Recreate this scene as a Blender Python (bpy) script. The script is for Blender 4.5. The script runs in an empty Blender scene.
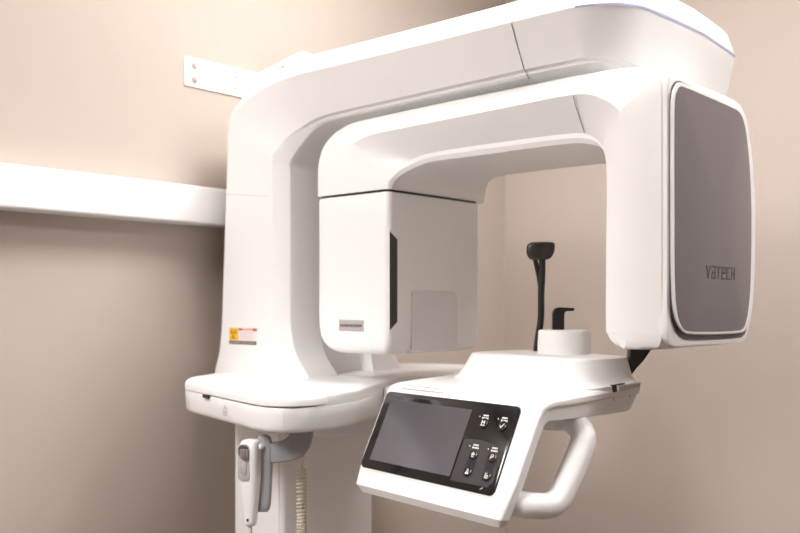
import bpy, bmesh, math
from mathutils import Vector, Matrix
C = bpy.context.scene.collection
O = Vector((2.0, 0.0, 1.35))          # room origin: corner line of left wall / floor; coordinates below are camera-height relative
pi = math.pi
# ------------------------------------------------------------------ materials
def mat(name, col, rough=.4, spec=.5, metal=0., noise=0., scale=60., bump=0., coat=0., emit=None, estr=0.):
    m = bpy.data.materials.new(name); m.use_nodes = True
    nt = m.node_tree; b = nt.nodes['Principled BSDF']
    b.inputs['Base Color'].default_value = (*col, 1); b.inputs['Roughness'].default_value = rough
    b.inputs['Specular IOR Level'].default_value = spec; b.inputs['Metallic'].default_value = metal
    b.inputs['Coat Weight'].default_value = coat; b.inputs['Coat Roughness'].default_value = .08
    tc = nt.nodes.new('ShaderNodeTexCoord'); nz = nt.nodes.new('ShaderNodeTexNoise')
    nz.inputs['Scale'].default_value = scale; nz.inputs['Detail'].default_value = 3
    nt.links.new(tc.outputs['Object'], nz.inputs['Vector'])
    if noise:
        mx = nt.nodes.new('ShaderNodeMix'); mx.data_type = 'RGBA'
        mx.inputs[6].default_value = (*[c*(1-noise) for c in col], 1); mx.inputs[7].default_value = (*[min(1, c*(1+noise)) for c in col], 1)
        nt.links.new(nz.outputs['Fac'], mx.inputs[0]); nt.links.new(mx.outputs[2], b.inputs['Base Color'])
    mr = nt.nodes.new('ShaderNodeMapRange'); mr.inputs['To Min'].default_value = max(0, rough-.03); mr.inputs['To Max'].default_value = rough+.03
    nt.links.new(nz.outputs['Fac'], mr.inputs['Value']); nt.links.new(mr.outputs['Result'], b.inputs['Roughness'])
    if bump:
        bp = nt.nodes.new('ShaderNodeBump'); bp.inputs['Strength'].default_value = bump; bp.inputs['Distance'].default_value = .001
        nt.links.new(nz.outputs['Fac'], bp.inputs['Height']); nt.links.new(bp.outputs['Normal'], b.inputs['Normal'])
    if emit:
        b.inputs['Emission Color'].default_value = (*emit, 1); b.inputs['Emission Strength'].default_value = estr
    return m
M = {}
M['white'] = mat('white_plastic', (.88, .868, .862), .34, .4)
M['enamel'] = mat('white_enamel', (.87, .858, .85), .42, .4)
M['cream'] = mat('cream_cord', (.72, .66, .55), .5)
M['grey'] = mat('grey_plastic', (.36, .36, .39), .4)
M['lgrey'] = mat('light_grey_plastic', (.50, .47, .46), .4)
M['panel'] = mat('dark_grey_panel', (.215, .21, .25), .22, .5, .85)
M['groove'] = mat('groove_grey', (.16, .145, .155), .5)
M['logo'] = mat('logo_dark', (.055, .05, .06), .5)
M['black'] = mat('black_plastic', (.012, .011, .011), .35)
M['padblack'] = mat('brown_black_pad', (.035, .028, .023), .38)
M['gloss'] = mat('gloss_black', (.008, .007, .008), .12, .5)
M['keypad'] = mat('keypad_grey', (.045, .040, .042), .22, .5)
M['screen'] = mat('lcd_glass', (.095, .088, .098), .16, .6)
M['seam'] = mat('seam_dark', (.20, .17, .16), .6)
M['fseam'] = mat('seam_faint', (.62, .58, .56), .6)
M['accent'] = mat('accent_lilac', (.50, .48, .68), .4)
M['print'] = mat('white_print', (.85, .84, .83), .5)
M['txt'] = mat('grey_text', (.38, .35, .34), .6)
M['dtxt'] = mat('dark_text', (.05, .045, .045), .6)
M['plate'] = mat('nameplate_silver', (.46, .43, .43), .45)
M['yellow'] = mat('label_yellow', (.86, .50, .02), .5)
M['red'] = mat('label_red', (.55, .03, .02), .5)
M['pink'] = mat('label_pale_red', (.75, .42, .36), .5)
M['brown'] = mat('label_brown', (.20, .05, .01), .5)
M['lwhite'] = mat('label_white', (.84, .80, .78), .5)
M['lgry'] = mat('label_grey', (.13, .115, .115), .5)
M['metal'] = mat('metal', (.55, .53, .51), .3, .5, 1.)
M['window'] = mat('collimator_window', (.76, .74, .745), .3)
M['wall'] = mat('wall_paint', (.505, .430, .375), .8, .25, noise=.02, scale=9, bump=.05)
M['ceil'] = mat('ceiling_paint', (.78, .72, .67), .85, .2, noise=.02, scale=12)
M['floor'] = mat('floor_vinyl', (.11, .085, .07), .5, .3, noise=.15, scale=5)
M['added_glow'] = mat('added_panel_glow', (.9, .9, .9), .6, emit=(1, .99, .984), estr=36)  # emission for the light panels added out of view
M['added_glow3'] = mat('added_panel_glow_third', (.9, .9, .9), .6, emit=(1, .99, .984), estr=38)
M['added_glow2'] = mat('added_panel_glow_second', (.9, .9, .9), .6, emit=(1, .988, .982), estr=55)
# ------------------------------------------------------------------ builders
class MB:
    def __init__(s): s.bm = bmesh.new(); s.mi = 0; s.mats = []
    def use(s, name):
        if name not in s.mats: s.mats.append(name)
        s.mi = s.mats.index(name); return s
    def face(s, vs):
        try:
            f = s.bm.faces.new(vs); f.material_index = s.mi; f.smooth = True
        except ValueError: pass
    def poly(s, pts):
        s.face([s.bm.verts.new(p) for p in pts]); return s
    def loft(s, rings, cap=True, wrap=False):
        R = [[s.bm.verts.new(p) for p in r] for r in rings]
        n = len(R[0]); m = len(R)
        for i in range(m if wrap else m-1):
            a, b = R[i], R[(i+1) % m]
            for k in range(n): s.face([a[k], a[(k+1) % n], b[(k+1) % n], b[k]])
        if cap and not wrap: s.face(R[0][::-1]); s.face(R[-1])
        return s
    def ribbon(s, A, B):
        a = [s.bm.verts.new(p) for p in A]; b = [s.bm.verts.new(p) for p in B]
        for i in range(len(a)-1): s.face([a[i], a[i+1], b[i+1], b[i]])
        return s
    def box(s, c, d, fr=None, bev=0., seg=2):
        ex, ey, ez = fr or (Vector((1,0,0)), Vector((0,1,0)), Vector((0,0,1)))
        c = Vector(c); vs = []
        for x in (-1, 1):
            for y in (-1, 1):
                for z in (-1, 1): vs.append(s.bm.verts.new(c+ex*(x*d[0]/2)+ey*(y*d[1]/2)+ez*(z*d[2]/2)))
        F = [(0,1,3,2),(4,6,7,5),(0,4,5,1),(2,3,7,6),(0,2,6,4),(1,5,7,3)]
        for f in F: s.face([vs[i] for i in f])
        if bev:
            es = list({e for v in vs for e in v.link_edges})
            r = bmesh.ops.bevel(s.bm, geom=es, offset=bev, segments=seg, affect='EDGES', profile=.5)
            for f in r['faces']: f.material_index = s.mi; f.smooth = True
        return s
    def tube(s, path, rad, n=14, cap=True):
        path = [Vector(p) for p in path]
        if not hasattr(rad, '__len__'): rad = [rad]*len(path)
        t = (path[1]-path[0]).normalized(); up = Vector((0,0,1)) if abs(t.z) < .9 else Vector((1,0,0))
        nrm = t.cross(up).normalized(); rings = []
        for i, p in enumerate(path):
            a = path[max(i-1, 0)]; b = path[min(i+1, len(path)-1)]; t2 = (b-a).normalized()
            nrm = (nrm-t2*nrm.dot(t2)).normalized(); bi = t2.cross(nrm)
            rings.append([p+(nrm*math.cos(2*pi*k/n)+bi*math.sin(2*pi*k/n))*rad[i] for k in range(n)])
        return s.loft(rings, cap)
    def slab(s, pts, v0, v1, mapf, bev=0.):
        """outline pts (2D) extruded from v0 to v1 along third axis; bev = inset on the v1 side (rounded)"""
        rings = [[mapf(p, v0) for p in pts]]
        if bev:
            sg = 1 if v1 > v0 else -1
            for k in range(5):
                t = k/4*pi/2
                q = inset(pts, bev*(1-math.cos(t)))
                rings.append([mapf(p, v1-sg*bev*(1-math.sin(t))) for p in q])
        else: rings.append([mapf(p, v1) for p in pts])
        return s.loft(rings)
def area2(p): return sum(p[i][0]*p[(i+1) % len(p)][1]-p[(i+1) % len(p)][0]*p[i][1] for i in range(len(p)))/2
def inset(pts, d):
    n = len(pts); sg = 1 if area2(pts) > 0 else -1; out = []
    for i in range(n):
        a = Vector(pts[i-1]); p = Vector(pts[i]); b = Vector(pts[(i+1) % n])
        e1 = (p-a).normalized(); e2 = (b-p).normalized()
        n1 = Vector((-e1.y, e1.x))*sg; n2 = Vector((-e2.y, e2.x))*sg
        m = (n1+n2); m = m/max(.35, m.dot(n1)) if m.length > 1e-6 else n1
        q = p+m*d; out.append((q.x, q.y))
    return out
def smooth_closed(pts, it=2):
    for _ in range(it):
        q = []
        for i in range(len(pts)):
            a = Vector(pts[i]); b = Vector(pts[(i+1) % len(pts)]); q += [tuple(a*.75+b*.25), tuple(a*.25+b*.75)]
        pts = q
    return pts
def rrect(x0, x1, y0, y1, r, n=5):
    rs = r if hasattr(r, '__len__') else [r]*4     # corner order: x0y0 x1y0 x1y1 x0y1
    out = []
    for (cx, cy, a0, rr) in ((x0+rs[0], y0+rs[0], pi, rs[0]), (x1-rs[1], y0+rs[1], 1.5*pi, rs[1]), (x1-rs[2], y1-rs[2], 0, rs[2]), (x0+rs[3], y1-rs[3], .5*pi, rs[3])):
        for k in range(n+1):
            t = a0+k/n*pi/2; out.append((cx+rr*math.cos(t), cy+rr*math.sin(t)))
    return out
def spline(P, n=8):
    P = [Vector(p) for p in P]; out = []
    for i in range(len(P)-1):
        p0 = P[max(i-1, 0)]; p1 = P[i]; p2 = P[i+1]; p3 = P[min(i+2, len(P)-1)]
        for k in range(n):
            t = k/n
            out.append(.5*((2*p1)+(p2-p0)*t+(2*p0-5*p1+4*p2-p3)*t*t+(3*p1-p0-3*p2+p3)*t**3))
    out.append(P[-1]); return out
def thing(name, base, label, cat, group=None):
    o = bpy.data.objects.new(name, None); o.empty_display_size = .1; C.objects.link(o); o.location = O+Vector(base)
    o['label'] = label; o['category'] = cat
    if group: o['group'] = group
    return o
def obj(name, mb, material=None, parent=None, bev=0., label=None, sharp=32, recalc=True):
    root = parent
    while root is not None and root.parent is not None: root = root.parent
    base = (root.location-O) if root is not None else Vector((0, 0, 0))
    bm = mb.bm
    if recalc: bmesh.ops.recalc_face_normals(bm, faces=bm.faces)
    bmesh.ops.translate(bm, verts=bm.verts, vec=-base if root is not None else O)
    me = bpy.data.meshes.new(name); bm.to_mesh(me); bm.free()
    for k in (mb.mats or [material]): me.materials.append(M[k])
    me.set_sharp_from_angle(angle=math.radians(sharp))
    o = bpy.data.objects.new(name, me); C.objects.link(o)
    if parent is not None: o.parent = parent
    if bev:
        md = o.modifiers.new('bevel', 'BEVEL'); md.width = bev; md.segments = 3; md.limit_method = 'ANGLE'; md.angle_limit = math.radians(24); md.harden_normals = True
    if label: o['label'] = label
    return o
V = Vector
AB = lambda p, z: V((p[0], p[1], z))           # plan outline at height z
BZ = lambda p, a: V((a, p[0], p[1]))           # outline in the plane facing the room
AZ = lambda p, b: V((p[0], b, p[1]))           # outline in the plane facing the operator side
# ------------------------------------------------------------------ room
def struct(name, mb, m):
    o = obj(name, mb, m); o['kind'] = 'structure'; return o
XL, XR, YF, YB, ZF, ZC = -2.0, 2.8, -3.2, 2.87, -1.35, 1.45
T = .1
for nm, c, d, m in (('wall_left', (XL-T/2, (YF+YB)/2, (ZF+ZC)/2), (T, YB-YF+2*T, ZC-ZF), 'wall'),
                    ('wall_right', (XR+T/2, (YF+YB)/2, (ZF+ZC)/2), (T, YB-YF+2*T, ZC-ZF), 'wall'),
                    ('wall_back', ((XL+XR)/2, YB+T/2, (ZF+ZC)/2), (XR-XL, T, ZC-ZF), 'wall'),
                    ('wall_front', ((XL+XR)/2, YF-T/2, (ZF+ZC)/2), (XR-XL, T, ZC-ZF), 'wall'),
                    ('floor', ((XL+XR)/2, (YF+YB)/2, ZF-T/2), (XR-XL+2*T, YB-YF+2*T, T), 'floor'),
                    ('ceiling', ((XL+XR)/2, (YF+YB)/2, ZC+T/2), (XR-XL+2*T, YB-YF+2*T, T), 'ceil')):
    struct(nm, MB().box(c, d), m)
for nm, c, d in (('baseboard_left', (XL+.006, (YF+YB)/2, ZF+.05), (.012, YB-YF, .1)), ('baseboard_back', ((XL+XR)/2, YB-.006, ZF+.05), (XR-XL-.024, .012, .1))):
    struct(nm, MB().box(c, d, bev=.003), 'enamel')
def added_light_panel(a, b, w, d, glow_mat, label):  # invented ceiling panels outside the frame, added to light the scene
    t = thing('added_light_panel', (a, b, ZC), label, 'light')
    f = MB()
    o = rrect(a-w/2-.03, a+w/2+.03, b-d/2-.03, b+d/2+.03, .004, 2); i = rrect(a-w/2, a+w/2, b-d/2, b+d/2, .002, 2)
    f.loft([[AB(p, ZC) for p in o], [AB(p, ZC-.03) for p in o], [AB(p, ZC-.03) for p in i], [AB(p, ZC) for p in i]], cap=False, wrap=True)
    obj('frame', f, 'enamel', t)
    obj('diffuser', MB().box((a, b, ZC-.012), (w-.002, d-.002, .018)), glow_mat, t)
added_light_panel(-1.00, 1.62, .60, .60, 'added_glow', 'square light panel added out of view above the x-ray machine')  # added main light for the left and back walls
added_light_panel(-1.42, -.85, .50, 1.20, 'added_glow2', 'long fill light panel added out of view along the left wall')  # added fill behind the camera for the operator-side faces
added_light_panel(.50, 1.80, .60, .60, 'added_glow3', 'square light panel added out of view in front of the x-ray machine')  # added light for the faces turned to the room
# ------------------------------------------------------------------ wall duct
t = thing('wall_duct', (XL, .2, .258), 'long white rectangular cable duct fixed along the left wall', 'cable duct')
prof = rrect(XL, -1.93, .2105, .307, [.001, .006, .006, .001], 4)
m_ = MB().loft([[V((p[0], y, p[1])) for p in prof] for y in (-1.4, 1.60)])
obj('duct_body', m_, 'enamel', t)
obj('end_cap', MB().loft([[V((p[0], y, p[1])) for p in inset(prof, d)] for y, d in ((1.60, -.0015), (1.612, -.0015), (1.614, .003))]), 'enamel', t)
# ------------------------------------------------------------------ wall bracket
t = thing('wall_bracket', (XL, 1.52, .615), 'white steel angle bracket screwed to the wall above the column', 'bracket')
o2 = rrect(1.402, 1.650, .578, .655, .004, 3)
obj('wall_plate', MB().slab(o2, XL, XL+.005, lambda p, v: V((v, p[0], p[1]))), 'enamel', t, bev=.001)
leg = [(-1.995, .585), (-1.995, .655), (-1.83, .683), (-1.812, .683), (-1.808, .676), (-1.808, .585)]
slot = [(-1.868, .645), (-1.868, .661), (-1.822, .669), (-1.822, .653)]
mb = MB().slab(leg, 1.645, 1.650, lambda p, v: V((p[0], v, p[1])))
obj('column_plate', mb, 'enamel', t, bev=.001)
obj('slot', MB().slab(slot, 1.6440, 1.6455, lambda p, v: V((p[0], v, p[1]))), 'enamel', t)
obj('end_flange', MB().slab([(1.645, .605), (1.645, .683), (1.735, .676), (1.735, .605)], -1.808, -1.803, lambda p, v: V((v, p[0], p[1]))), 'enamel', t, bev=.001)
def screw(parent, c, axis, r=.008):
    mb = MB(); ax = V(axis).normalized(); u = ax.orthogonal().normalized(); w = ax.cross(u); c = V(c)
    rings = []
    for h, rr in ((0, r*1.5), (.0015, r*1.5), (.0018, r), (.006, r), (.0075, r*.7)):
        rings.append([c+ax*h+(u*math.cos(k*pi/3)+w*math.sin(k*pi/3))*rr for k in range(6)])
    mb.loft(rings); return obj('screw', mb, 'lgrey', parent, label='small metal screw')
for (y, z, r) in ((1.432, .634, .0075), (1.432, .598, .0075), (1.568, .629, .003), (1.568, .598, .003)): screw(t, (XL+.005, y, z), (1, 0, 0), r)
screw(t, (-1.884, 1.645, .645), (0, -1, 0), .0085)
# ------------------------------------------------------------------ the x-ray machine
X = thing('dental_xray_machine', (-1.73, 1.62, ZF), 'large white panoramic dental x-ray machine standing against the wall', 'x-ray machine')
# --- telescopic lower column
mb = MB()
pl = rrect(-1.822, -1.640, 1.43, 1.747, [.004, .012, .012, .004], 4)
mb.loft([[AB(p, z) for p in pl] for z in (ZF+.02, -.23)])
obj('lower_column', mb, 'white', X)
obj('column_strip', MB().box((-1.657, 1.4292, -.78), (.012, .004, 1.08), bev=.0015), 'white', X)
obj('floor_base', MB().slab(rrect(-1.95, -1.25, 1.30, 1.90, .05), ZF, ZF+.025, AB, bev=.008), 'enamel', X)
# --- column carriage and upper arm: one swept shell
BM = 1.64
def ring_arm(Op, Ip, k, fl=0.):
    """Op/Ip outer and inner crease (a,z); k 0 = column section, 1 = arm section"""
    Op = V((Op[0], Op[1])); Ip = V((Ip[0], Ip[1])); L = (Op-Ip).length; e = (Op-Ip)/L
    mix = lambda c, a: c+(a-c)*k
    prof = [(mix(-.012, -.011), 1.60), (mix(-.012, -.011), mix(1.563, 1.57)), (mix(-.040-fl, -.011), mix(1.550, 1.55)),
            (mix(-.041-fl, -.0107), mix(1.47, 1.497)), (mix(-.037-fl, -.009), mix(1.458, 1.487)), (mix(-.018-fl*.5, -.005), mix(1.442, 1.4815)), (mix(-.002, -.0006), mix(1.4305, 1.480)), (mix(.006, .003), mix(1.43, 1.471)),
            (L*.35, mix(1.43, 1.456)), (L*.7, mix(1.43, 1.441)), (L-.002, mix(1.43, 1.428)), (L+.001, mix(1.4305, 1.428)),
            (L+.048, mix(1.466, 1.463)), (L+.056, mix(1.480, 1.477)), (L+.060, 1.51), (L+.060, 1.60)]
    pts = [(s, b) for s, b in prof]+[(max(s, -.041) if fl else s, 2*BM-b) for s, b in prof[::-1]]
    return [V(((Ip+e*s).x, b, (Ip+e*s).y)) for s, b in pts]
st = [((-1.905, -.186), (-1.664, -.186), 0, .058), ((-1.900, -.165), (-1.667, -.165), 0, .048), ((-1.892, -.145), (-1.671, -.145), 0, .032), ((-1.883, -.12), (-1.675, -.12), 0, .016),
      ((-1.877, -.08), (-1.679, -.08), 0, .005), ((-1.872, -.03), (-1.681, -.03), 0, 0), ((-1.867, .06), (-1.681, .06), 0, 0), ((-1.86, .2), (-1.681, .2), 0, 0), ((-1.853, .32), (-1.681, .31), 0, 0),
      ((-1.850, .40), (-1.681, .345), 0, 0), ((-1.847, .455), (-1.675, .366), 0, 0), ((-1.822, .487), (-1.657, .386), .22, 0), ((-1.765, .512), (-1.634, .405), .48, 0),
      ((-1.69, .531), (-1.608, .4225), .78, 0), ((-1.61, .540), (-1.575, .4365), .96, 0), ((-1.52, .5405), (-1.53, .4435), 1, 0), ((-1.42, .540), (-1.43, .4465), 1, 0), ((-1.25, .539), (-1.25, .4495), 1, 0), ((-1.1, .539), (-1.1, .452), 1, 0), ((-.981, .539), (-.981, .454), 1, 0)]
def resample(st, n=3):
    out = []
    dim = [(*s[0], *s[1], s[2], s[3]) for s in st]
    P = [Vector(d[:6]) if False else d for d in dim]
    for i in range(len(P)-1):
        p0 = P[max(i-1, 0)]; p1 = P[i]; p2 = P[i+1]; p3 = P[min(i+2, len(P)-1)]
        for k in range(n):
            t = k/n
            q = [.5*((2*b)+(c-a)*t+(2*a-5*b+4*c-d)*t*t+(3*b-a-3*c+d)*t**3) for a, b, c, d in zip(p0, p1, p2, p3)]
            out.append(q)
    out.append(list(P[-1])); return out
rings = [ring_arm((q[0], q[1]), (q[2], q[3]), q[4], q[5]) for q in resample(st)]
obj('column_and_arm', MB().loft(rings), 'white', X, sharp=22)
# --- arm end cap
cut = -.9795
base_out = [(cut, 1.43), (-.90, 1.43)]+[(-.865+.115*math.sin(t), 1.545-.115*math.cos(t)) for t in [i/8*pi/2*.93 for i in range(9)]]+[(-.742, 1.64), (-.738, 1.75), (-.744, 1.85)]+[(-.834+.085*math.cos(t), 1.92+.09*math.sin(t)) for t in [i/6*pi/2 for i in range(7)]]+[(cut, 2.0)]
levels = [(.442, .10), (.4425, .075), (.445, .060), (.449, .0528), (.4534, .051), (.457, .042), (.485, .026), (.512, .012), (.537, -.001), (.540, -.001), (.587, .034), (.595, .048), (.599, .08)]
base_out[-1] = (cut, 1.93)
def lev(d):
    q = inset(base_out, d)
    q[0] = (cut, 1.4295+d); q[-1] = (cut, 1.93-d)
    out = []
    for p, r in zip(base_out, q):
        t = min(1, max(0, (p[1]-1.46)/.12)) if p[0] > -.9 or p[1] < 1.6 else 0
        k = 1-.55*t*t*(3-2*t); out.append((p[0]+(r[0]-p[0])*k, p[1]+(r[1]-p[1])*k) if 0 < len(out) < len(q)-1 else r)
    return out
cap_ = obj('arm_end_cap', MB().loft([[AB(p, z-(.040*min(1, max(0, (p[1]-1.50)/.10)) if z < .4575 and p[0] > -.9 else 0)) for p in lev(d)] for z, d in levels]), 'white', X, bev=.0012, sharp=28)
acc = lev(-.0022)[3:]
obj('accent_line', MB().ribbon([AB(p, .5355) for p in acc[:-1]], [AB(p, .5405) for p in acc[:-1]]), 'accent', cap_, label='thin lilac accent line', recalc=False)
sm = [V((cut-.0012, b-.0008, z)) for b, z in ((1.489, .441), (1.4815, .448), (1.480, .4535), (1.4705, .458), (1.4545, .486), (1.441, .510), (1.4285, .535))]
obj('seam', MB().ribbon(sm, [p+V((.0016, 0, 0)) for p in sm]), 'seam', cap_, recalc=False)
# --- rotating C-arm: swept shell
CM = 1.600
def ring_c(Tp, tb, Op, Ip, ib, Sp, sb):
    Tp, Op, Ip, Sp = [V((p[0], p[1])) for p in (Tp, Op, Ip, Sp)]
    eo = (Tp-Op).normalized(); ei = (Sp-Ip).normalized()
    m1 = Ip.lerp(Op, .5)
    pts = [(Sp+ei*.001, 1.58), (Sp+ei*.001, sb+.03), (Sp, sb), (Sp.lerp(Ip, .5)-ei*.0, (sb+ib)/2-.003), (Ip, ib), (m1, 1.423+(ib-1.423)*.42), (Op, 1.423), (Op.lerp(Tp, .5), 1.423+(tb-1.423)*.40), (Tp, tb), (Tp+eo*.006, tb+.012), (Tp+eo*.008, tb+.04), (Tp+eo*.008, 1.58)]
    full = pts+[(p, 2*CM-b) for p, b in pts[::-1]]
    return [V((p.x, b, p.y)) for p, b in full]
cs = [((-1.513, .248), 1.4265, (-1.47, .248), (-1.300, .248), 1.4235, (-1.292, .248), 1.433),
      ((-1.513, .29), 1.4265, (-1.452, .278), (-1.299, .258), 1.4245, (-1.290, .257), 1.435),
      ((-1.512, .325), 1.428, (-1.437, .306), (-1.297, .268), 1.4265, (-1.287, .265), 1.438),
      ((-1.504, .358), 1.433, (-1.424, .334), (-1.292, .282), 1.437, (-1.280, .274), 1.443),
      ((-1.485, .382), 1.439, (-1.404, .352), (-1.282, .297), 1.449, (-1.270, .284), 1.454),
      ((-1.452, .399), 1.443, (-1.374, .363), (-1.258, .310), 1.459, (-1.248, .294), 1.464),
      ((-1.395, .409), 1.445, (-1.33, .369), (-1.215, .3185), 1.462, (-1.212, .301), 1.466),
      ((-1.20, .413), 1.447, (-1.18, .3725), (-1.13, .3215), 1.466, (-1.13, .302), 1.470),
      ((-1.0, .4145), 1.447, (-1.0, .376), (-1.0, .321), 1.466, (-1.0, .302), 1.470),
      ((-.87, .416), 1.446, (-.88, .379), (-.89, .319), 1.465, (-.89, .301), 1.469),
      ((-.79, .414), 1.442, (-.82, .376), (-.845, .3145), 1.465, (-.843, .297), 1.469),
      ((-.735, .409), 1.437, (-.787, .363), (-.820, .302), 1.462, (-.814, .287), 1.466),
      ((-.700, .400), 1.432, (-.765, .349), (-.804, .286), 1.458, (-.801, .274), 1.462),
      ((-.682, .389), 1.428, (-.750, .332), (-.793, .264), 1.452, (-.795, .258), 1.458),
      ((-.676, .367), 1.4255, (-.741, .307), (-.787, .236), 1.446, (-.792, .234), 1.454),
      ((-.675, .32), 1.425, (-.739, .26), (-.784, .195), 1.441, (-.790, .195), 1.451),
      ((-.675, .19), 1.425, (-.738, .16), (-.783, .12), 1.438, (-.790, .12), 1.449),
      ((-.675, .05), 1.425, (-.738, .05), (-.783, .05), 1.437, (-.790, .05), 1.448),
      ((-.675, -.038), 1.425, (-.738, -.038), (-.783, -.038), 1.437, (-.790, -.038), 1.448),
      ((-.676, -.054), 1.426, (-.738, -.052), (-.781, -.051), 1.438, (-.788, -.049), 1.449),
      ((-.680, -.066), 1.429, (-.739, -.064), (-.776, -.063), 1.440, (-.782, -.060), 1.451),
      ((-.688, -.0735), 1.434, (-.741, -.072), (-.768, -.071), 1.444, (-.772, -.069), 1.455),
      ((-.700, -.0765), 1.445, (-.744, -.0765), (-.757, -.0762), 1.453, (-.759, -.0762), 1.465)]
def cres(n=6):
    P = [[*s[0], s[1], *s[2], *s[3], s[4], *s[5], s[6]] for s in cs]; out = []
    for i in range(len(P)-1):
        p0 = P[max(i-1, 0)]; p1 = P[i]; p2 = P[i+1]; p3 = P[min(i+2, len(P)-1)]
        for k in range(n):
            t = k/n; out.append([.5*((2*b)+(c-a)*t+(2*a-5*b+4*c-d)*t*t+(3*b-a-3*c+d)*t**3) for a, b, c, d in zip(p0, p1, p2, p3)])
    out.append(P[-1]); return out
carm = obj('rotating_arm', MB().loft([ring_c((q[0], q[1]), q[2], (q[3], q[4]), (q[5], q[6]), q[7], (q[8], q[9]), q[10]) for q in cres()]), 'white', X, sharp=23)
sx = -.843
sm = [V((sx+da, b-.001, z)) for b, z, da in ((1.4225, .377, 0), (1.4300, .360, 0), (1.4400, .347, 0), (1.4625, .3155, 0))]
obj('seam', MB().ribbon(sm, [p+V((.0014, 0, 0)) for p in sm]), 'seam', carm, recalc=False)
# --- sensor cover
outer = [(1.4259, 0.3883), (1.4412, 0.3929), (1.5551, 0.3954), (1.6825, 0.3972), (1.7267, 0.3963), (1.7623, 0.3859), (1.7884, 0.3606), (1.8151, 0.2989), (1.8314, 0.2107), (1.8314, 0.1103), (1.8232, 0.02), (1.807, -0.0298), (1.7831, -0.0649), (1.7675, -0.0742), (1.7367, -0.0777), (1.5989, -0.0767), (1.4725, -0.0757), (1.4451, -0.0742), (1.4297, -0.0669), (1.4202, -0.0533), (1.4184, -0.0333), (1.4221, 0.0083), (1.4221, 0.175), (1.4221, 0.3417), (1.4221, 0.38)]
pan = [(1.4464, 0.3645), (1.4542, 0.3689), (1.4661, 0.3705), (1.5748, 0.3706), (1.6958, 0.3697), (1.7181, 0.3667), (1.7332, 0.3586), (1.7485, 0.3378), (1.7667, 0.2821), (1.7772, 0.2052), (1.7772, 0.1075), (1.7719, 0.0292), (1.7589, -0.0174), (1.7434, -0.0404), (1.7307, -0.0465), (1.7106, -0.049), (1.5971, -0.0484), (1.4902, -0.0456), (1.472, -0.0425), (1.4562, -0.0338), (1.4425, -0.0151), (1.4348, 0.0167), (1.4329, 0.0584), (1.4321, 0.1751), (1.4317, 0.3085), (1.434, 0.3489)]
fr = [(1.4392, 0.3685), (1.4508, 0.3752), (1.4705, 0.3776), (1.5796, 0.378), (1.7059, 0.3777), (1.7334, 0.3742), (1.7513, 0.3655), (1.7669, 0.3426), (1.7826, 0.2842), (1.7932, 0.2067), (1.7932, 0.1083), (1.7879, 0.0295), (1.7747, -0.0195), (1.7565, -0.0455), (1.7411, -0.052), (1.7183, -0.0545), (1.6019, -0.0539), (1.4907, -0.0507), (1.4686, -0.0467), (1.4489, -0.0362), (1.4334, -0.0167), (1.425, 0.015), (1.4223, 0.0581), (1.4212, 0.1743), (1.4208, 0.3071), (1.4238, 0.3524)]
gr = [(1.444, 0.374), (1.4635, 0.3827), (1.4874, 0.382), (1.5977, 0.3805), (1.7204, 0.3808), (1.7456, 0.3753), (1.761, 0.3642), (1.7765, 0.3431), (1.7923, 0.2862), (1.7977, 0.2077), (1.7977, 0.1088), (1.7923, 0.0296), (1.7844, -0.0197), (1.7713, -0.0528), (1.7558, -0.0608), (1.7329, -0.0639), (1.6067, -0.0637), (1.5036, -0.0616), (1.4753, -0.0573), (1.4517, -0.044), (1.4363, -0.0201), (1.4302, 0.0134), (1.4298, 0.0585), (1.4294, 0.1756), (1.4294, 0.3094), (1.4325, 0.3568)]
outer, pan, fr, gr = [smooth_closed(p, 1) for p in (outer, pan, fr, gr)]
hs = MB().loft([[BZ(p, a) for p in inset(outer, d)] for a, d in ((-.775, .050), (-.735, .022), (-.705, .012), (-.680, .0055), (-.669, .0040), (-.6655, .0048), (-.664, .008))])
hsg = obj('sensor_housing', hs, 'white', X, sharp=40)
obj('groove', MB().loft([[BZ(p, a) for p in gr] for a in (-.67, -.6632)]), 'groove', hsg)
obj('cover_core', MB().loft([[BZ(p, a) for p in inset(fr, .016)] for a in (-.665, -.6572)]), 'groove', hsg)
obj('cover_frame', MB().loft([[BZ(p, a) for p in inset(fr, d)] for a, d in ((-.6580, .0), (-.6573, 0), (-.6563, .0006), (-.6555, .002), (-.6555, .0050))]), 'white', hsg, sharp=50)
ctr = V((1.600, .16)); prs = []
for q_ in (1, .96, .85, .7, .5, .3, .12):
    prs.append([BZ(tuple(ctr+(V(p)-ctr)*q_), -.655+.010*(1-q_*q_)) for p in pan])
pm = MB().loft([[BZ(p, -.659) for p in pan]]+prs)
sp = obj('sensor_panel', pm, 'panel', hsg, label='dark grey front panel', sharp=60)
# wordmark
def strokes(mb, lines, org, ex, ez, w, off):
    nrm = ex.cross(ez)
    for ln in lines:
        P = [org+ex*p[0]+ez*p[1]+off for p in ln]
        for i in range(len(P)-1):
            d = (P[i+1]-P[i]); l = d.length; d = d/l; s = nrm.cross(d)*w/2; e = d*w/2
            mb.poly([P[i]-e-s, P[i+1]+e-s, P[i+1]+e+s, P[i]-e+s])
mb = MB()
wm = [[[(0, 1), (.45, 0)], [(.45, 0), (.9, 1)]],
      [[(.1, 1), (.85, 1), (.85, 0), (.1, 0), (.1, .5), (.85, .5)]],
      [[(0, 1), (.95, 1)], [(.45, 1), (.45, 0)]],
      [[(.85, 0), (.1, 0), (.1, 1), (.85, 1), (.85, .5), (.1, .5)]],
      [[(.85, 1), (.1, 1), (.1, 0), (.85, 0)]],
      [[(.1, 1), (.1, 0)], [(.85, 1), (.85, 0)], [(.1, .5), (.85, .5)]]]
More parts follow.
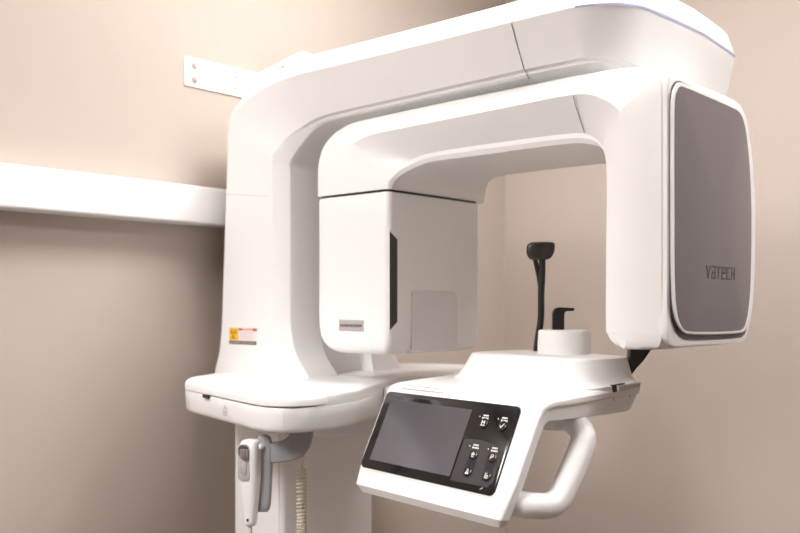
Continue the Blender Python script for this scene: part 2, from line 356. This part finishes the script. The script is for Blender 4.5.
for i, g in enumerate(wm):
    strokes(mb, [[(p[0]*.0175, p[1]*.0205) for p in l] for l in g], V((-.6474, 1.544+i*.0225, .0475)), V((0, 1, 0)), V((0, 0, 1)), .0030, V((.0003, 0, 0)))
def panel_a(b, z):
    d = V((b, z))-ctr; best = 1e9
    for k in range(len(pan)):
        p = V(pan[k])-ctr; e = V(pan[(k+1) % len(pan)])-ctr-p
        den = d.x*e.y-d.y*e.x
        if abs(den) < 1e-12: continue
        t = (p.x*e.y-p.y*e.x)/den; u = (p.x*d.y-p.y*d.x)/den
        if t > 0 and -1e-6 <= u <= 1+1e-6: best = min(best, t)
    q_ = 1/best; return -.655+.010*(1-q_*q_)
for v_ in mb.bm.verts: v_.co.x = panel_a(v_.co.y, v_.co.z)+.0004
obj('wordmark', mb, 'logo', hsg, recalc=False, label='dark lettering on the grey panel')
# --- tube head
mb = MB(); rings = []
def tube_ring(z, d, al, rn=.014):
    return [AB(p, z) for p in rrect(-1.517+al, -1.292-d, 1.423+d, 1.757-d, [.02, rn, .022, .03], 6)]
for z, d, al in ((-.108, .030, .075), (-.1075, .020, .062), (-.104, .010, .045), (-.097, .004, .030), (-.085, .001, .016), (-.070, 0, .006), (-.05, 0, .001), (-.02, 0, 0), (.1, 0, 0), (.2, 0, 0), (.238, 0, 0), (.2415, .001, .001), (.243, .004, .004)):
    rings.append(tube_ring(z, d, al))
tubeh = obj('tube_head', MB().loft(rings), 'white', X, sharp=40)
obj('joint_gap', MB().loft([[AB(p, z) for p in rrect(-1.510, -1.298, 1.4262, 1.752, .015)] for z in (.240, .2505)]), 'black', tubeh)
sl = [(1.4265, .157), (1.4505, .141), (1.4505, -.036), (1.4265, -.054)]
obj('slit_rim', MB().slab([(1.4250, .163), (1.4540, .1435), (1.4540, -.040), (1.4250, -.062)], -1.294, -1.2912, BZ), 'white', tubeh, bev=.0008)
obj('slit_window', MB().slab(sl, -1.2925, -1.2908, BZ), 'black', tubeh, label='narrow black slit')
cw = rrect(1.500, 1.655, -.098, .029, [.006, .012, .014, .006], 4)
rim = inset(cw, -.003)
obj('collimator_cover', MB().loft([[BZ(p, a) for p in q] for a, q in ((-1.295, rim), (-1.2900, rim), (-1.2893, inset(rim, .0015)), (-1.2900, cw), (-1.2905, inset(cw, .001)))]), 'window', tubeh, sharp=60)
npl = MB().use('plate').slab([(-1.441, -.0325), (-1.364, -.0335), (-1.364, -.0585), (-1.441, -.0575)], 1.4235, 1.4222, AZ)
npl.use('dtxt')
xx = -1.436
for i, w in enumerate((.006, .004, .005, .007, .004, .006, .005, .004, .006, .005, .005)):
    npl.poly([V((xx, 1.4219, -.0425)), V((xx+w*.85, 1.4219, -.0425)), V((xx+w*.85, 1.4219, -.0485)), V((xx, 1.4219, -.0485))]); xx += w+.001
obj('nameplate', npl, None, tubeh, recalc=False, label='small silver nameplate')
# --- shelf (deck) around the column
near = [(-1.885, 1.50), (-1.86, 1.42), (-1.80, 1.31), (-1.778, 1.262), (-1.752, 1.232), (-1.70, 1.215), (-1.40, 1.135), (-1.345, 1.126), (-1.305, 1.138), (-1.282, 1.175), (-1.274, 1.24), (-1.287, 1.32), (-1.335, 1.43), (-1.395, 1.54), (-1.425, 1.62)]
deck = near+[(a, 3.28-b) for a, b in near[::-1]]
def clip(pts, keep_low, b0):
    out = []
    for i in range(len(pts)):
        p, q = pts[i], pts[(i+1) % len(pts)]; inn = lambda r: (r[1] <= b0) if keep_low else (r[1] >= b0)
        if inn(p): out.append(p)
        if inn(p) != inn(q):
            k = (b0-p[1])/(q[1]-p[1]); out.append((p[0]+(q[0]-p[0])*k, b0))
    return out
mb = MB()
mb.loft([[AB(p, z) for p in inset(deck, d)] for z, d in ((-.2455, .012), (-.245, .008), (-.242, .005), (-.236, .0025), (-.215, .001), (-.199, 0), (-.197, .001), (-.1965, .006))])
up = clip(deck, False, 1.20)
mb.loft([[AB(p, z) for p in inset(up, d)] for z, d in ((-.20, .001), (-.182, .001), (-.177, .002), (-.174, .0045), (-.173, .008))])
deckb = obj('shelf', mb, 'white', X, sharp=40)
lo = smooth_closed(inset([(-1.86, 1.42), (-1.80, 1.31), (-1.778, 1.262), (-1.752, 1.232), (-1.70, 1.215), (-1.40, 1.135), (-1.345, 1.126), (-1.305, 1.138), (-1.282, 1.175), (-1.2765, 1.215), (-1.282, 1.243), (-1.30, 1.255), (-1.42, 1.326), (-1.54, 1.42), (-1.62, 1.435)], -.003), 1)
obj('shelf_cover', MB().loft([[AB(p, z) for p in inset(lo, d)] for z, d in ((-.1945, .003), (-.193, .0), (-.183, .0), (-.177, .002), (-.172, .007), (-.1685, .014), (-.1665, .026))]), 'white', deckb, sharp=40)
obj('latch', MB().box((-1.612, 1.1905, -.1985), (.03, .010, .007), (V((.966, -.257, 0)), V((.257, .966, 0)), V((0, 0, 1)))), 'black', deckb, label='small black latch')
ex = V((.966, -.257, 0)); nn = V((-.257, -.966, 0)); p0 = V((-1.515, 1.1660, -.229))+nn*.0022
mb = MB(); strokes(mb, [[(-.009, 0), (.009, 0), (0, .016), (-.009, 0)], [(0, .004), (0, .010)]], p0+V((0, 0, .006)), ex, V((0, 0, 1)), .0016, V((0, 0, 0)))
for x in (-.012, -.004, .004): mb.poly([p0+ex*x+V((0, 0, z)) for z in (0, .002)]+[p0+ex*(x+.006)+V((0, 0, z)) for z in (.002, 0)])
obj('warning_mark', mb, 'txt', deckb, recalc=False, label='small grey warning triangle')
# under-shelf block and support for the chin-rest unit
obj('motor_cover', MB().loft([[AB(p, z) for p in rrect(-1.645, -1.43+d0, 1.385-d0, 1.80, [.01, .05, .05, .01], 6)] for z, d0 in ((-.240, 0), (-.272, 0), (-.288, -.004), (-.296, -.012), (-.298, -.025))]), 'white', X, sharp=40)
obj('support_beam', MB().box((-1.30, 1.60, -.212), (.36, .22, .055), bev=.012), 'white', X)
# rating / radiation label on column side
lb = MB().use('lwhite').slab([(-1.842, -.0575), (-1.733, -.0575), (-1.735, -.0985), (-1.843, -.0985)], 1.4302, 1.4292, AZ)
Y = 1.4289
q = lambda a0, a1, z0, z1: [V((a0, Y, z0)), V((a1, Y, z0)), V((a1, Y, z1)), V((a0, Y, z1))]
lb.use('yellow').poly(q(-1.842, -1.807, -.0885, -.0575)); Y = 1.4287
lb.use('red').poly(q(-1.806, -1.791, -.0635, -.0580)); lb.poly(q(-1.750, -1.7335, -.0645, -.0580)); lb.use('pink').poly(q(-1.791, -1.750, -.0635, -.0580))
lb.use('lgry').poly(q(-1.843, -1.735, -.0985, -.0895))
lb.use('brown')
for (a, z) in ((-1.8315, -.0685), (-1.8175, -.0685), (-1.8265, -.0805)):
    for k in range(3):
        t0 = pi/2+k*2*pi/3; lb.poly([V((a, Y, z))]+[V((a+.0055*math.cos(t0+d), Y, z+.0055*math.sin(t0+d))) for d in (-.6, -.2, .2, .6)])
lb.use('pink')
for z in (-.069, -.074, -.079, -.084): lb.poly(q(-1.802, -1.745, z, z+.0012))
Y = 1.4285; lb.use('txt')
for a0, a1 in ((-1.838, -1.825), (-1.822, -1.80), (-1.792, -1.772), (-1.769, -1.742)): lb.poly(q(a0, a1, -.0955, -.0925))
obj('warning_label', lb, None, X, recalc=False, label='yellow, red and white radiation warning sticker')
# faint joint lines on the column side
mb = MB(); mb.ribbon([V((-1.858, 1.4294, .2835)), V((-1.69, 1.4294, .2645))], [V((-1.858, 1.4294, .2822)), V((-1.69, 1.4294, .2632))])
obj('seam', mb, 'fseam', X, recalc=False)
# ------------------------------------------------------------------ control console (local frame u,n,z)
ry = math.radians(-9); U = V((math.cos(ry), math.sin(ry), 0)); N = V((-math.sin(ry), math.cos(ry), 0)); Z = V((0, 0, 1))
W = lambda u, n, z: U*u+N*n+Z*z
uR, uL = -.989, -1.410
Pout = [(1.0470, -.3590), (1.0393, -.3440), (1.067, -.288), (1.10, -.2205), (1.121, -.1775), (1.127, -.167), (1.135, -.1595), (1.148, -.1545), (1.18, -.152), (1.27, -.147), (1.376, -.1415), (1.387, -.141), (1.45, -.138)]
Pin = [(1.061, -.3605), (1.068, -.349), (1.092, -.296), (1.124, -.2295), (1.137, -.203), (1.141, -.198), (1.149, -.194), (1.16, -.195), (1.19, -.1955), (1.27, -.195), (1.355, -.194), (1.366, -.1935), (1.44, -.192)]
sh = [.022, .010, 0, 0, 0, 0, 0, 0, 0, 0, 0, .001, .07]
shr = [.032, .022, .014, .012, .010, .008, .005, .002, 0, 0, 0, .001, .07]
rings = []
def mk(po, pi_, s, sr, k):
    po = V(po); pi_ = V(pi_)
    def pt(u, q): p = po.lerp(pi_, q); return W(u, p.x, p.y)
    l, g = uL+s, uR-sr; r = .016; lip = .004*k; lo = .007*k
    return [pt(l+r, 0), pt(g-r, 0), pt(g-r*.30, .06), pt(g-r*.05, .16), pt(g, .27), pt(g-.001, .36), pt(g-lip-.001, .40), pt(g-lo-.004, .94), pt(g-lo-.010, 1), pt(l+.022, 1), pt(l+.012, .94), pt(l+.004, .40), pt(l+.001, .36), pt(l, .27), pt(l+r*.05, .16), pt(l+r*.30, .06)]
ks = [0, 0, 0, 0, .1, .2, .4, .7, 1, 1, 1, 1, 1]
P_ = [[*a_, *b_, c_, d_, k_] for a_, b_, c_, d_, k_ in zip(Pout, Pin, sh, shr, ks)]
for i in range(len(P_)-1):
    for j in range(2):
        q_ = [x+(y-x)*j/2 for x, y in zip(P_[i], P_[i+1])]; rings.append(mk(q_[0:2], q_[2:4], q_[4], q_[5], q_[6]))
q_ = P_[-1]; rings.append(mk(q_[0:2], q_[2:4], q_[4], q_[5], q_[6]))
con = obj('control_console', MB().loft(rings), 'white', X, bev=.002, sharp=35)
fc = V((-1.2193, 1.0886, -.242)); th = math.radians(63.97)
FV = N*math.cos(th)+Z*math.sin(th); FN = -N*math.sin(th)+Z*math.cos(th)
F0 = U*fc.x+N*fc.y+Z*fc.z
FP = lambda p, h: F0+U*p[0]+FV*p[1]+FN*h
bz = rrect(-.1800, .1800, -.0790, .0785, .011, 5)
obj('bezel', MB().loft([[FP(p, h) for p in inset(bz, d)] for h, d in ((-.004, 0), (.0012, 0), (.0022, .001))]), 'gloss', con, label='glossy black panel', sharp=50)
lc = [(-.1573, -.0621), (.0693, -.0621), (.0693, .0618), (-.1573, .0618)]
obj('screen', MB().loft([[FP(p, h) for p in inset(lc, d)] for h, d in ((.001, 0), (.0030, 0), (.0030, .0012), (.0026, .002))]), 'screen', con, label='grey display screen, switched off')
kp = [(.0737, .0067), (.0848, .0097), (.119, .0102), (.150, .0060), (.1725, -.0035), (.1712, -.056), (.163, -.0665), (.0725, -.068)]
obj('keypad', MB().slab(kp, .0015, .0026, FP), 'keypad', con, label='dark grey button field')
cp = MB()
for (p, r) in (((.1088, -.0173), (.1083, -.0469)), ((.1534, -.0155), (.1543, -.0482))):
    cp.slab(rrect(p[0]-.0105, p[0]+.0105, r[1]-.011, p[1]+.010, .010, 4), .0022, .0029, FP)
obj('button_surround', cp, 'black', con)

def button(p, icon, i):
    b = MB().use('gloss'); r = .0098
    ring = lambda rr, h: [FP((p[0]+rr*math.cos(2*pi*k/20), p[1]+rr*math.sin(2*pi*k/20)), h) for k in range(20)]
    b.loft([ring(r, .0020), ring(r, .0032), ring(r*.93, .0040), ring(r*.6, .0044)])
    b.use('print')
    strokes(b, [[(x*.0090, y*.0090) for x, y in l] for l in icon], FP((p[0]-.0045, p[1]-.0045), .0048), U, FV, .0014, V((0, 0, 0)))
    obj('button', b, None, con, sharp=50, recalc=False)
icons = [[[(.1, .05), (.1, .95), (.45, .55), (.8, .95), (.8, .05)], [(0, .05), (.95, .05)]],
         [[(.05, .5), (.35, .12), (.98, .92)]],
         [[(.5, .98), (.1, .6), (.9, .6), (.5, .98)], [(.3, .5), (.3, .1), (.7, .1), (.7, .5)]],
         [[(.2, .05), (.2, .95), (.8, .95), (.8, .5), (.2, .5)]],
         [[(.5, .9), (.15, .15), (.85, .15), (.5, .9)], [(.1, .02), (.9, .02)]],
         [[(.15, .05), (.15, .95), (.55, .95)], [(.4, .05), (.85, .05), (.85, .55), (.4, .55), (.4, .05)]]]
for i, p in enumerate(((.1082, .0404), (.1526, .0403), (.1088, -.0173), (.1534, -.0155), (.1083, -.0469), (.1543, -.0482))): button(p, icons[i], i)
for (x, y) in ((.0933, .0518), (.1381, .0518), (.0930, -.0027), (.1378, -.0025)):
    b = MB().use('print')
    b.poly([FP((x+.0012*math.cos(k*pi/4), y+.0012*math.sin(k*pi/4)), .0030) for k in range(8)])
    for dy, x0, x1 in ((.0030, .0080, .0215), (-.0018, .0070, .0225)):
        k = x+x0
        for w in (.0035, .0025, .004, .003, .0028):
            if k+w > x+x1+.001: break
            b.poly([FP(q_, .0030) for q_ in ((k, y+dy-.0014), (k+w-.0007, y+dy-.0014), (k+w-.0007, y+dy+.0014), (k, y+dy+.0014))]); k += w
    obj('button_caption', b, None, con, recalc=False, label='tiny white caption print with an indicator dot')
b = MB().use('print'); strokes(b, [[(-.002, -.002), (.003, .002)]], FP((.150, -.0705), .0027), U, FV, .0012, V((0, 0, 0)))
obj('panel_mark', b, None, con, recalc=False, label='tiny white mark')
for row in (0, 1):
    b = MB(); u = -1.366; j = 0
    while u < (-1.262 if row == 0 else -1.246):
        w = (.004, .007, .005, .009, .006)[j % 5]; o_ = V((0, 0, 0))-N*.0005+Z*.0008
        q_ = ((1.1365, -.15893), (1.1395, -.15777)) if row == 0 else ((1.1288, -.16531), (1.1312, -.16306))
        b.poly([W(u, *q_[0])+o_, W(u+w, *q_[0])+o_, W(u+w, *q_[1])+o_, W(u, *q_[1])+o_]); u += w+.0020; j += 1
    obj('fine_print', b, 'txt', con, recalc=False, label='row of tiny grey print')
# tray base, chin post
tt_ = [(-1.338, 1.30), (-1.312, 1.265), (-1.075, 1.248), (-1.045, 1.254), (-1.018, 1.285), (-1.018, 1.380), (-1.038, 1.412), (-1.30, 1.445), (-1.332, 1.43)]
tbb = [(-1.372, 1.292), (-1.34, 1.235), (-1.08, 1.212), (-1.03, 1.222), (-.990, 1.262), (-.990, 1.372), (-1.025, 1.412), (-1.31, 1.45), (-1.365, 1.438)]
tt_ = smooth_closed(tt_, 2); tbb = smooth_closed(tbb, 2)
lp = lambda t: [(a_[0]+(b_[0]-a_[0])*t, a_[1]+(b_[1]-a_[1])*t) for a_, b_ in zip(tbb, tt_)]
zb = lambda p, k: -.149+(p[1]-1.22)*.055*k
tl = [[W(p[0], p[1], -.155) for p in lp(0)], [W(p[0], p[1], zb(p, 1)+.001) for p in lp(0)]]
for t, h in ((.10, .0022), (.28, .0065), (.42, .013), (.62, .023), (.92, .042), (1.0, .047)):
    tl.append([W(p[0], p[1], (zb(p, 1)+h)*(1-t)+t*(-.1445+h)) for p in lp(t)])
for d, z in ((.004, -.0958), (.010, -.0950)): tl.append([W(p[0], p[1], z) for p in inset(tt_, d)])
tray = obj('chin_rest_base', MB().loft(tl), 'white', X, sharp=40)
cc = V((-.934, 1.542, 0))
rr = lambda r, z, fx=0: [V((cc.x+r*math.cos(2*pi*k/40), cc.y+r*math.sin(2*pi*k/40), z)) for k in range(40)]
obj('chin_post', MB().loft([rr(.0520, -.098), rr(.0512, -.075), rr(.0502, -.053), rr(.0497, -.0505), rr(.048, -.0490), rr(.043, -.0485)]), 'white', tray, sharp=40)
# bite hook
R_ = V((math.cos(math.radians(41.5)), math.sin(math.radians(41.5)), 0)); FW = V((-R_.y, R_.x, 0))
hk = cc+R_*-.012
prof = [(-.011, -.060), (-.011, -.016), (-.007, -.007), (.000, -.0045), (.030, -.0055), (.0315, -.0085), (.030, -.0115), (.014, -.0125), (.0115, -.017), (.011, -.060)]
obj('bite_hook', MB().slab(prof, -.008, .008, lambda p, v: hk+R_*p[0]+FW*v+Z*p[1], bev=.0), 'black', tray, bev=.0015, label='black bite hook')
# head support: pad on a forked black stem
hd = V((-1.0157, 1.5857, 0))
PT = lambda px, z, f=0.: hd+R_*px+FW*f+Z*z
stem = MB().tube(spline([PT(-.009, -.100), PT(-.006, -.070), PT(.000, -.03), PT(.001, .025), PT(.003, .060), PT(.003, .105)]), [.0068]*41, 12)
stem.tube(spline([PT(.000, .035, .004), PT(-.003, .058, .006), PT(-.012, .100, .006)]), [.005]*17, 10)
hsu = obj('head_support_stem', stem, 'black', tray)
po = smooth_closed([(-.027, .1290), (.0, .1300), (.0275, .1300), (.0305, .124), (.029, .110), (.022, .0965), (.010, .0925), (-.014, .0925), (-.023, .095), (-.0285, .107)], 1)
pd = MB().loft([[PT(p[0], p[1], f+10*p[0]*p[0]) for p in inset(po, d)] for f, d in ((-.010, .006), (-.009, .002), (-.005, 0), (.004, 0), (.008, .003))])
obj('head_support_pad', pd, 'padblack', hsu, sharp=50, label='dark padded head rest')
# black temple arm behind the tray
TA = lambda p, v: R_*p[0]+FW*(1.69+v)+Z*p[1]
ta = [(p[0]*.949, p[1]*.949) for p in ((.440, -.150), (.444, -.128), (.450, -.098), (.452, -.060), (.520, -.045), (.502, -.072), (.489, -.093), (.478, -.109), (.464, -.124), (.452, -.140))]
obj('temple_arm', MB().slab(ta, .012, -.012, TA), 'black', tray, bev=.003, label='curved black arm behind the tray')
# grab handle
hp = spline([W(-1.09, 1.232, -.178), W(-1.03, 1.236, -.201), W(-.999, 1.232, -.224), W(-.994, 1.214, -.255), W(-.993, 1.176, -.306), W(-.994, 1.160, -.324), W(-.997, 1.140, -.332), W(-1.004, 1.115, -.330), W(-1.016, 1.098, -.3275), W(-1.034, 1.086, -.3245)], 8)
obj('grab_handle', MB().tube(hp, [.021]*8+[.0215]*(len(hp)-8), 20), 'white', con)
obj('handle_root', MB().loft([[W(x, y, z) for x, y in rrect(-1.22, -1.03+d, 1.205-d, 1.27, .02, 5)] for z, d in ((-.185, .008), (-.205, 0), (-.217, -.008), (-.222, -.018))]), 'white', con, sharp=40)
# adjustment lever and scale on the console side
SD = lambda n, z, o=0.: W(uR-o, n, z)
lv = MB().use('black').slab([(1.300, -.1410), (1.335, -.1395), (1.335, -.1510), (1.303, -.1540)], .012, -.0008, lambda p, v: SD(p[0], p[1], v))
lv.use('lgrey').slab([(1.310, -.1425), (1.345, -.1410), (1.376, -.1400), (1.374, -.1465), (1.347, -.1510), (1.312, -.1530)], .006, -.006, lambda p, v: SD(p[0], p[1], v), bev=.002)
obj('adjustment_lever', lv, None, con, sharp=40, label='small grey sliding lever')
mb = MB()
for i in range(7):
    n_ = 1.309+i*.0078; h = .007 if i in (0, 6) else .0022; zc = -.1630+i*.0005
    mb.poly([SD(n_+dx, zc+dz, .0048) for dx, dz in ((0, -h), (.0022, -h), (.0022, h), (0, h))])
obj('scale_marks', mb, 'seam', con, recalc=False)
# ------------------------------------------------------------------ handset holder (part of the machine) and handset
H = V((-1.393, 1.172, 0)); HP = lambda w, z, f=0.: H+R_*w+FW*f+Z*z
arm = [(.094, -.238), (.093, -.262), (.087, -.284), (.074, -.301), (.055, -.309), (.020, -.3135), (-.004, -.312), (-.004, -.276), (.018, -.2745), (.034, -.270), (.045, -.261), (.049, -.250), (.050, -.238)]
hold = obj('handset_holder', MB().slab(arm, .012, -.012, lambda p, v: HP(p[0], p[1], v), bev=.004), 'grey', X, label='grey curved handset holder', sharp=45)
rings = []
for z, x, w, t_ in ((-.2575, -.004, .010, .010), (-.259, -.004, .017, .014), (-.263, -.003, .024, .016), (-.28, -.0015, .029, .018), (-.32, -.002, .030, .019), (-.37, -.004, .030, .018), (-.395, -.005, .029, .016), (-.406, -.006, .026, .013), (-.411, -.006, .018, .009)):
    rings.append([HP(x+p[0], z, p[1]) for p in rrect(-w/2, w/2, -t_/2-.004, t_/2-.004, min(w, t_)*.32, 4)])
obj('cradle_plate', MB().loft(rings), 'grey', hold, sharp=50)
tt = math.radians(24)
EX = R_*math.cos(tt)-FW*math.sin(tt); EF = FW*math.cos(tt)+R_*math.sin(tt)
G = H+R_*-.0295+FW*-.010
GP = lambda x, f, z: G+EX*x+EF*f+Z*z
hs_ = thing('exposure_handset', tuple(G+Z*-.35), 'white handheld exposure switch with grey thumb button hanging under the shelf', 'handset')
rings = []
for z, w, t_, x in ((-.2655, .016, .010, .003), (-.267, .028, .018, .002), (-.270, .036, .026, .001), (-.277, .041, .031, 0), (-.292, .0430, .034, 0), (-.318, .0430, .034, 0), (-.345, .0405, .032, 0), (-.375, .035, .028, 0), (-.405, .028, .024, 0), (-.428, .0235, .020, 0), (-.435, .021, .018, 0), (-.4375, .014, .012, 0)):
    rings.append([GP(x+p[0], p[1], z) for p in rrect(-w/2, w/2, -t_/2, t_/2, min(w, t_)*.36, 5)])
hb = obj('handset_body', MB().loft(rings), 'white', hs_, sharp=50)
rec = rrect(-.0185, .0085, -.346, -.2735, [.008, .008, .0125, .0125], 5)
obj('switch_panel', MB().loft([[GP(p[0], -.0150-h, p[1]) for p in inset(rec, d)] for h, d in ((-.006, 0), (.0026, 0), (.0034, .0015))]), 'lgrey', hb, sharp=50, label='grey switch panel')
obj('thumb_recess', MB().slab(rrect(-.0165, .0065, -.300, -.2755, .008, 5), -.0165, -.0188, lambda p, v: GP(p[0], v, p[1])), 'logo', hb, label='dark recess at the top of the switch')
obj('thumb_switch', MB().loft([[GP(x_, f_, z_) for x_, f_ in rrect(-.0095, .0065, -.0265, -.0165, .003, 3)] for z_ in (-.3005, -.293, -.283)]), 'metal', hb, bev=.001)
ov = rrect(-.0125, .0025, -.335, -.3075, .0072, 6)
obj('exposure_button', MB().loft([[GP(p[0], -.0183-h, p[1]) for p in inset(ov, d)] for h, d in ((0, 0), (.0018, .0006), (.0018, .0016), (.0008, .0022), (.0008, .003), (.0022, .0042))]), 'lgrey', hb, sharp=50)
obj('indicator_dot', MB().slab([(.0025*math.cos(k*pi/6), -.4245+.0032*math.sin(k*pi/6)) for k in range(12)], -.0085, -.0112, lambda p, v: GP(p[0], v, p[1])), 'black', hb)
obj('hook', MB().tube(spline([GP(.012, .006, -.283), GP(.020, .004, -.281), HP(-.008, -.280, -.006)], 6), .0075, 12), 'white', hb)
# cord: straight lead down from the handset, loop, coiled section up to the shelf
K = V((-1.520, 1.382, 0))
lead = spline([GP(-.001, 0, -.436), GP(-.001, 0, -.50), GP(0, 0, -.62), G.lerp(K, .3)+Z*-.72, G.lerp(K, .7)+Z*-.72, K+Z*-.64], 10)
mb = MB().tube(lead, .0038, 10)
coil = []
nt_, per = 34, 14
for i in range(nt_*per+1):
    z = -.64+(.64-.372)*i/(nt_*per); a_ = 2*pi*i/per
    coil.append(K+V((.0088*math.cos(a_), .0088*math.sin(a_), z+(.004*math.sin(z*30)))))
mb.tube(coil, .0029, 7)
mb.tube(spline([K+Z*-.374, K+V((.004, .003, -.34)), K+V((.012, .009, -.29)), K+V((.013, .010, -.2462))], 8), .0024, 8)
obj('cord', mb, 'cream', hs_, label='cream coiled cord')
# ------------------------------------------------------------------ camera and view
cam = bpy.data.cameras.new('camera'); co = bpy.data.objects.new('camera', cam); C.objects.link(co)
co.location = O; co.rotation_euler = (pi/2, 0, math.radians(41.5))
cam.sensor_width = 36; cam.lens = 36*903/800; cam.shift_y = (305-266.5)/800; cam.clip_start = .05
cam.dof.use_dof = True; cam.dof.focus_distance = 1.65; cam.dof.aperture_fstop = 3.2
bpy.context.scene.camera = co
w = bpy.data.worlds.new('world'); bpy.context.scene.world = w; w.use_nodes = True
w.node_tree.nodes['Background'].inputs[0].default_value = (1, .95, .9, 1); w.node_tree.nodes['Background'].inputs[1].default_value = .0
vs = bpy.context.scene.view_settings
vs.view_transform = 'Standard'; vs.look = 'None'; vs.gamma = 1; vs.use_curve_mapping = False; vs.exposure = -0.08
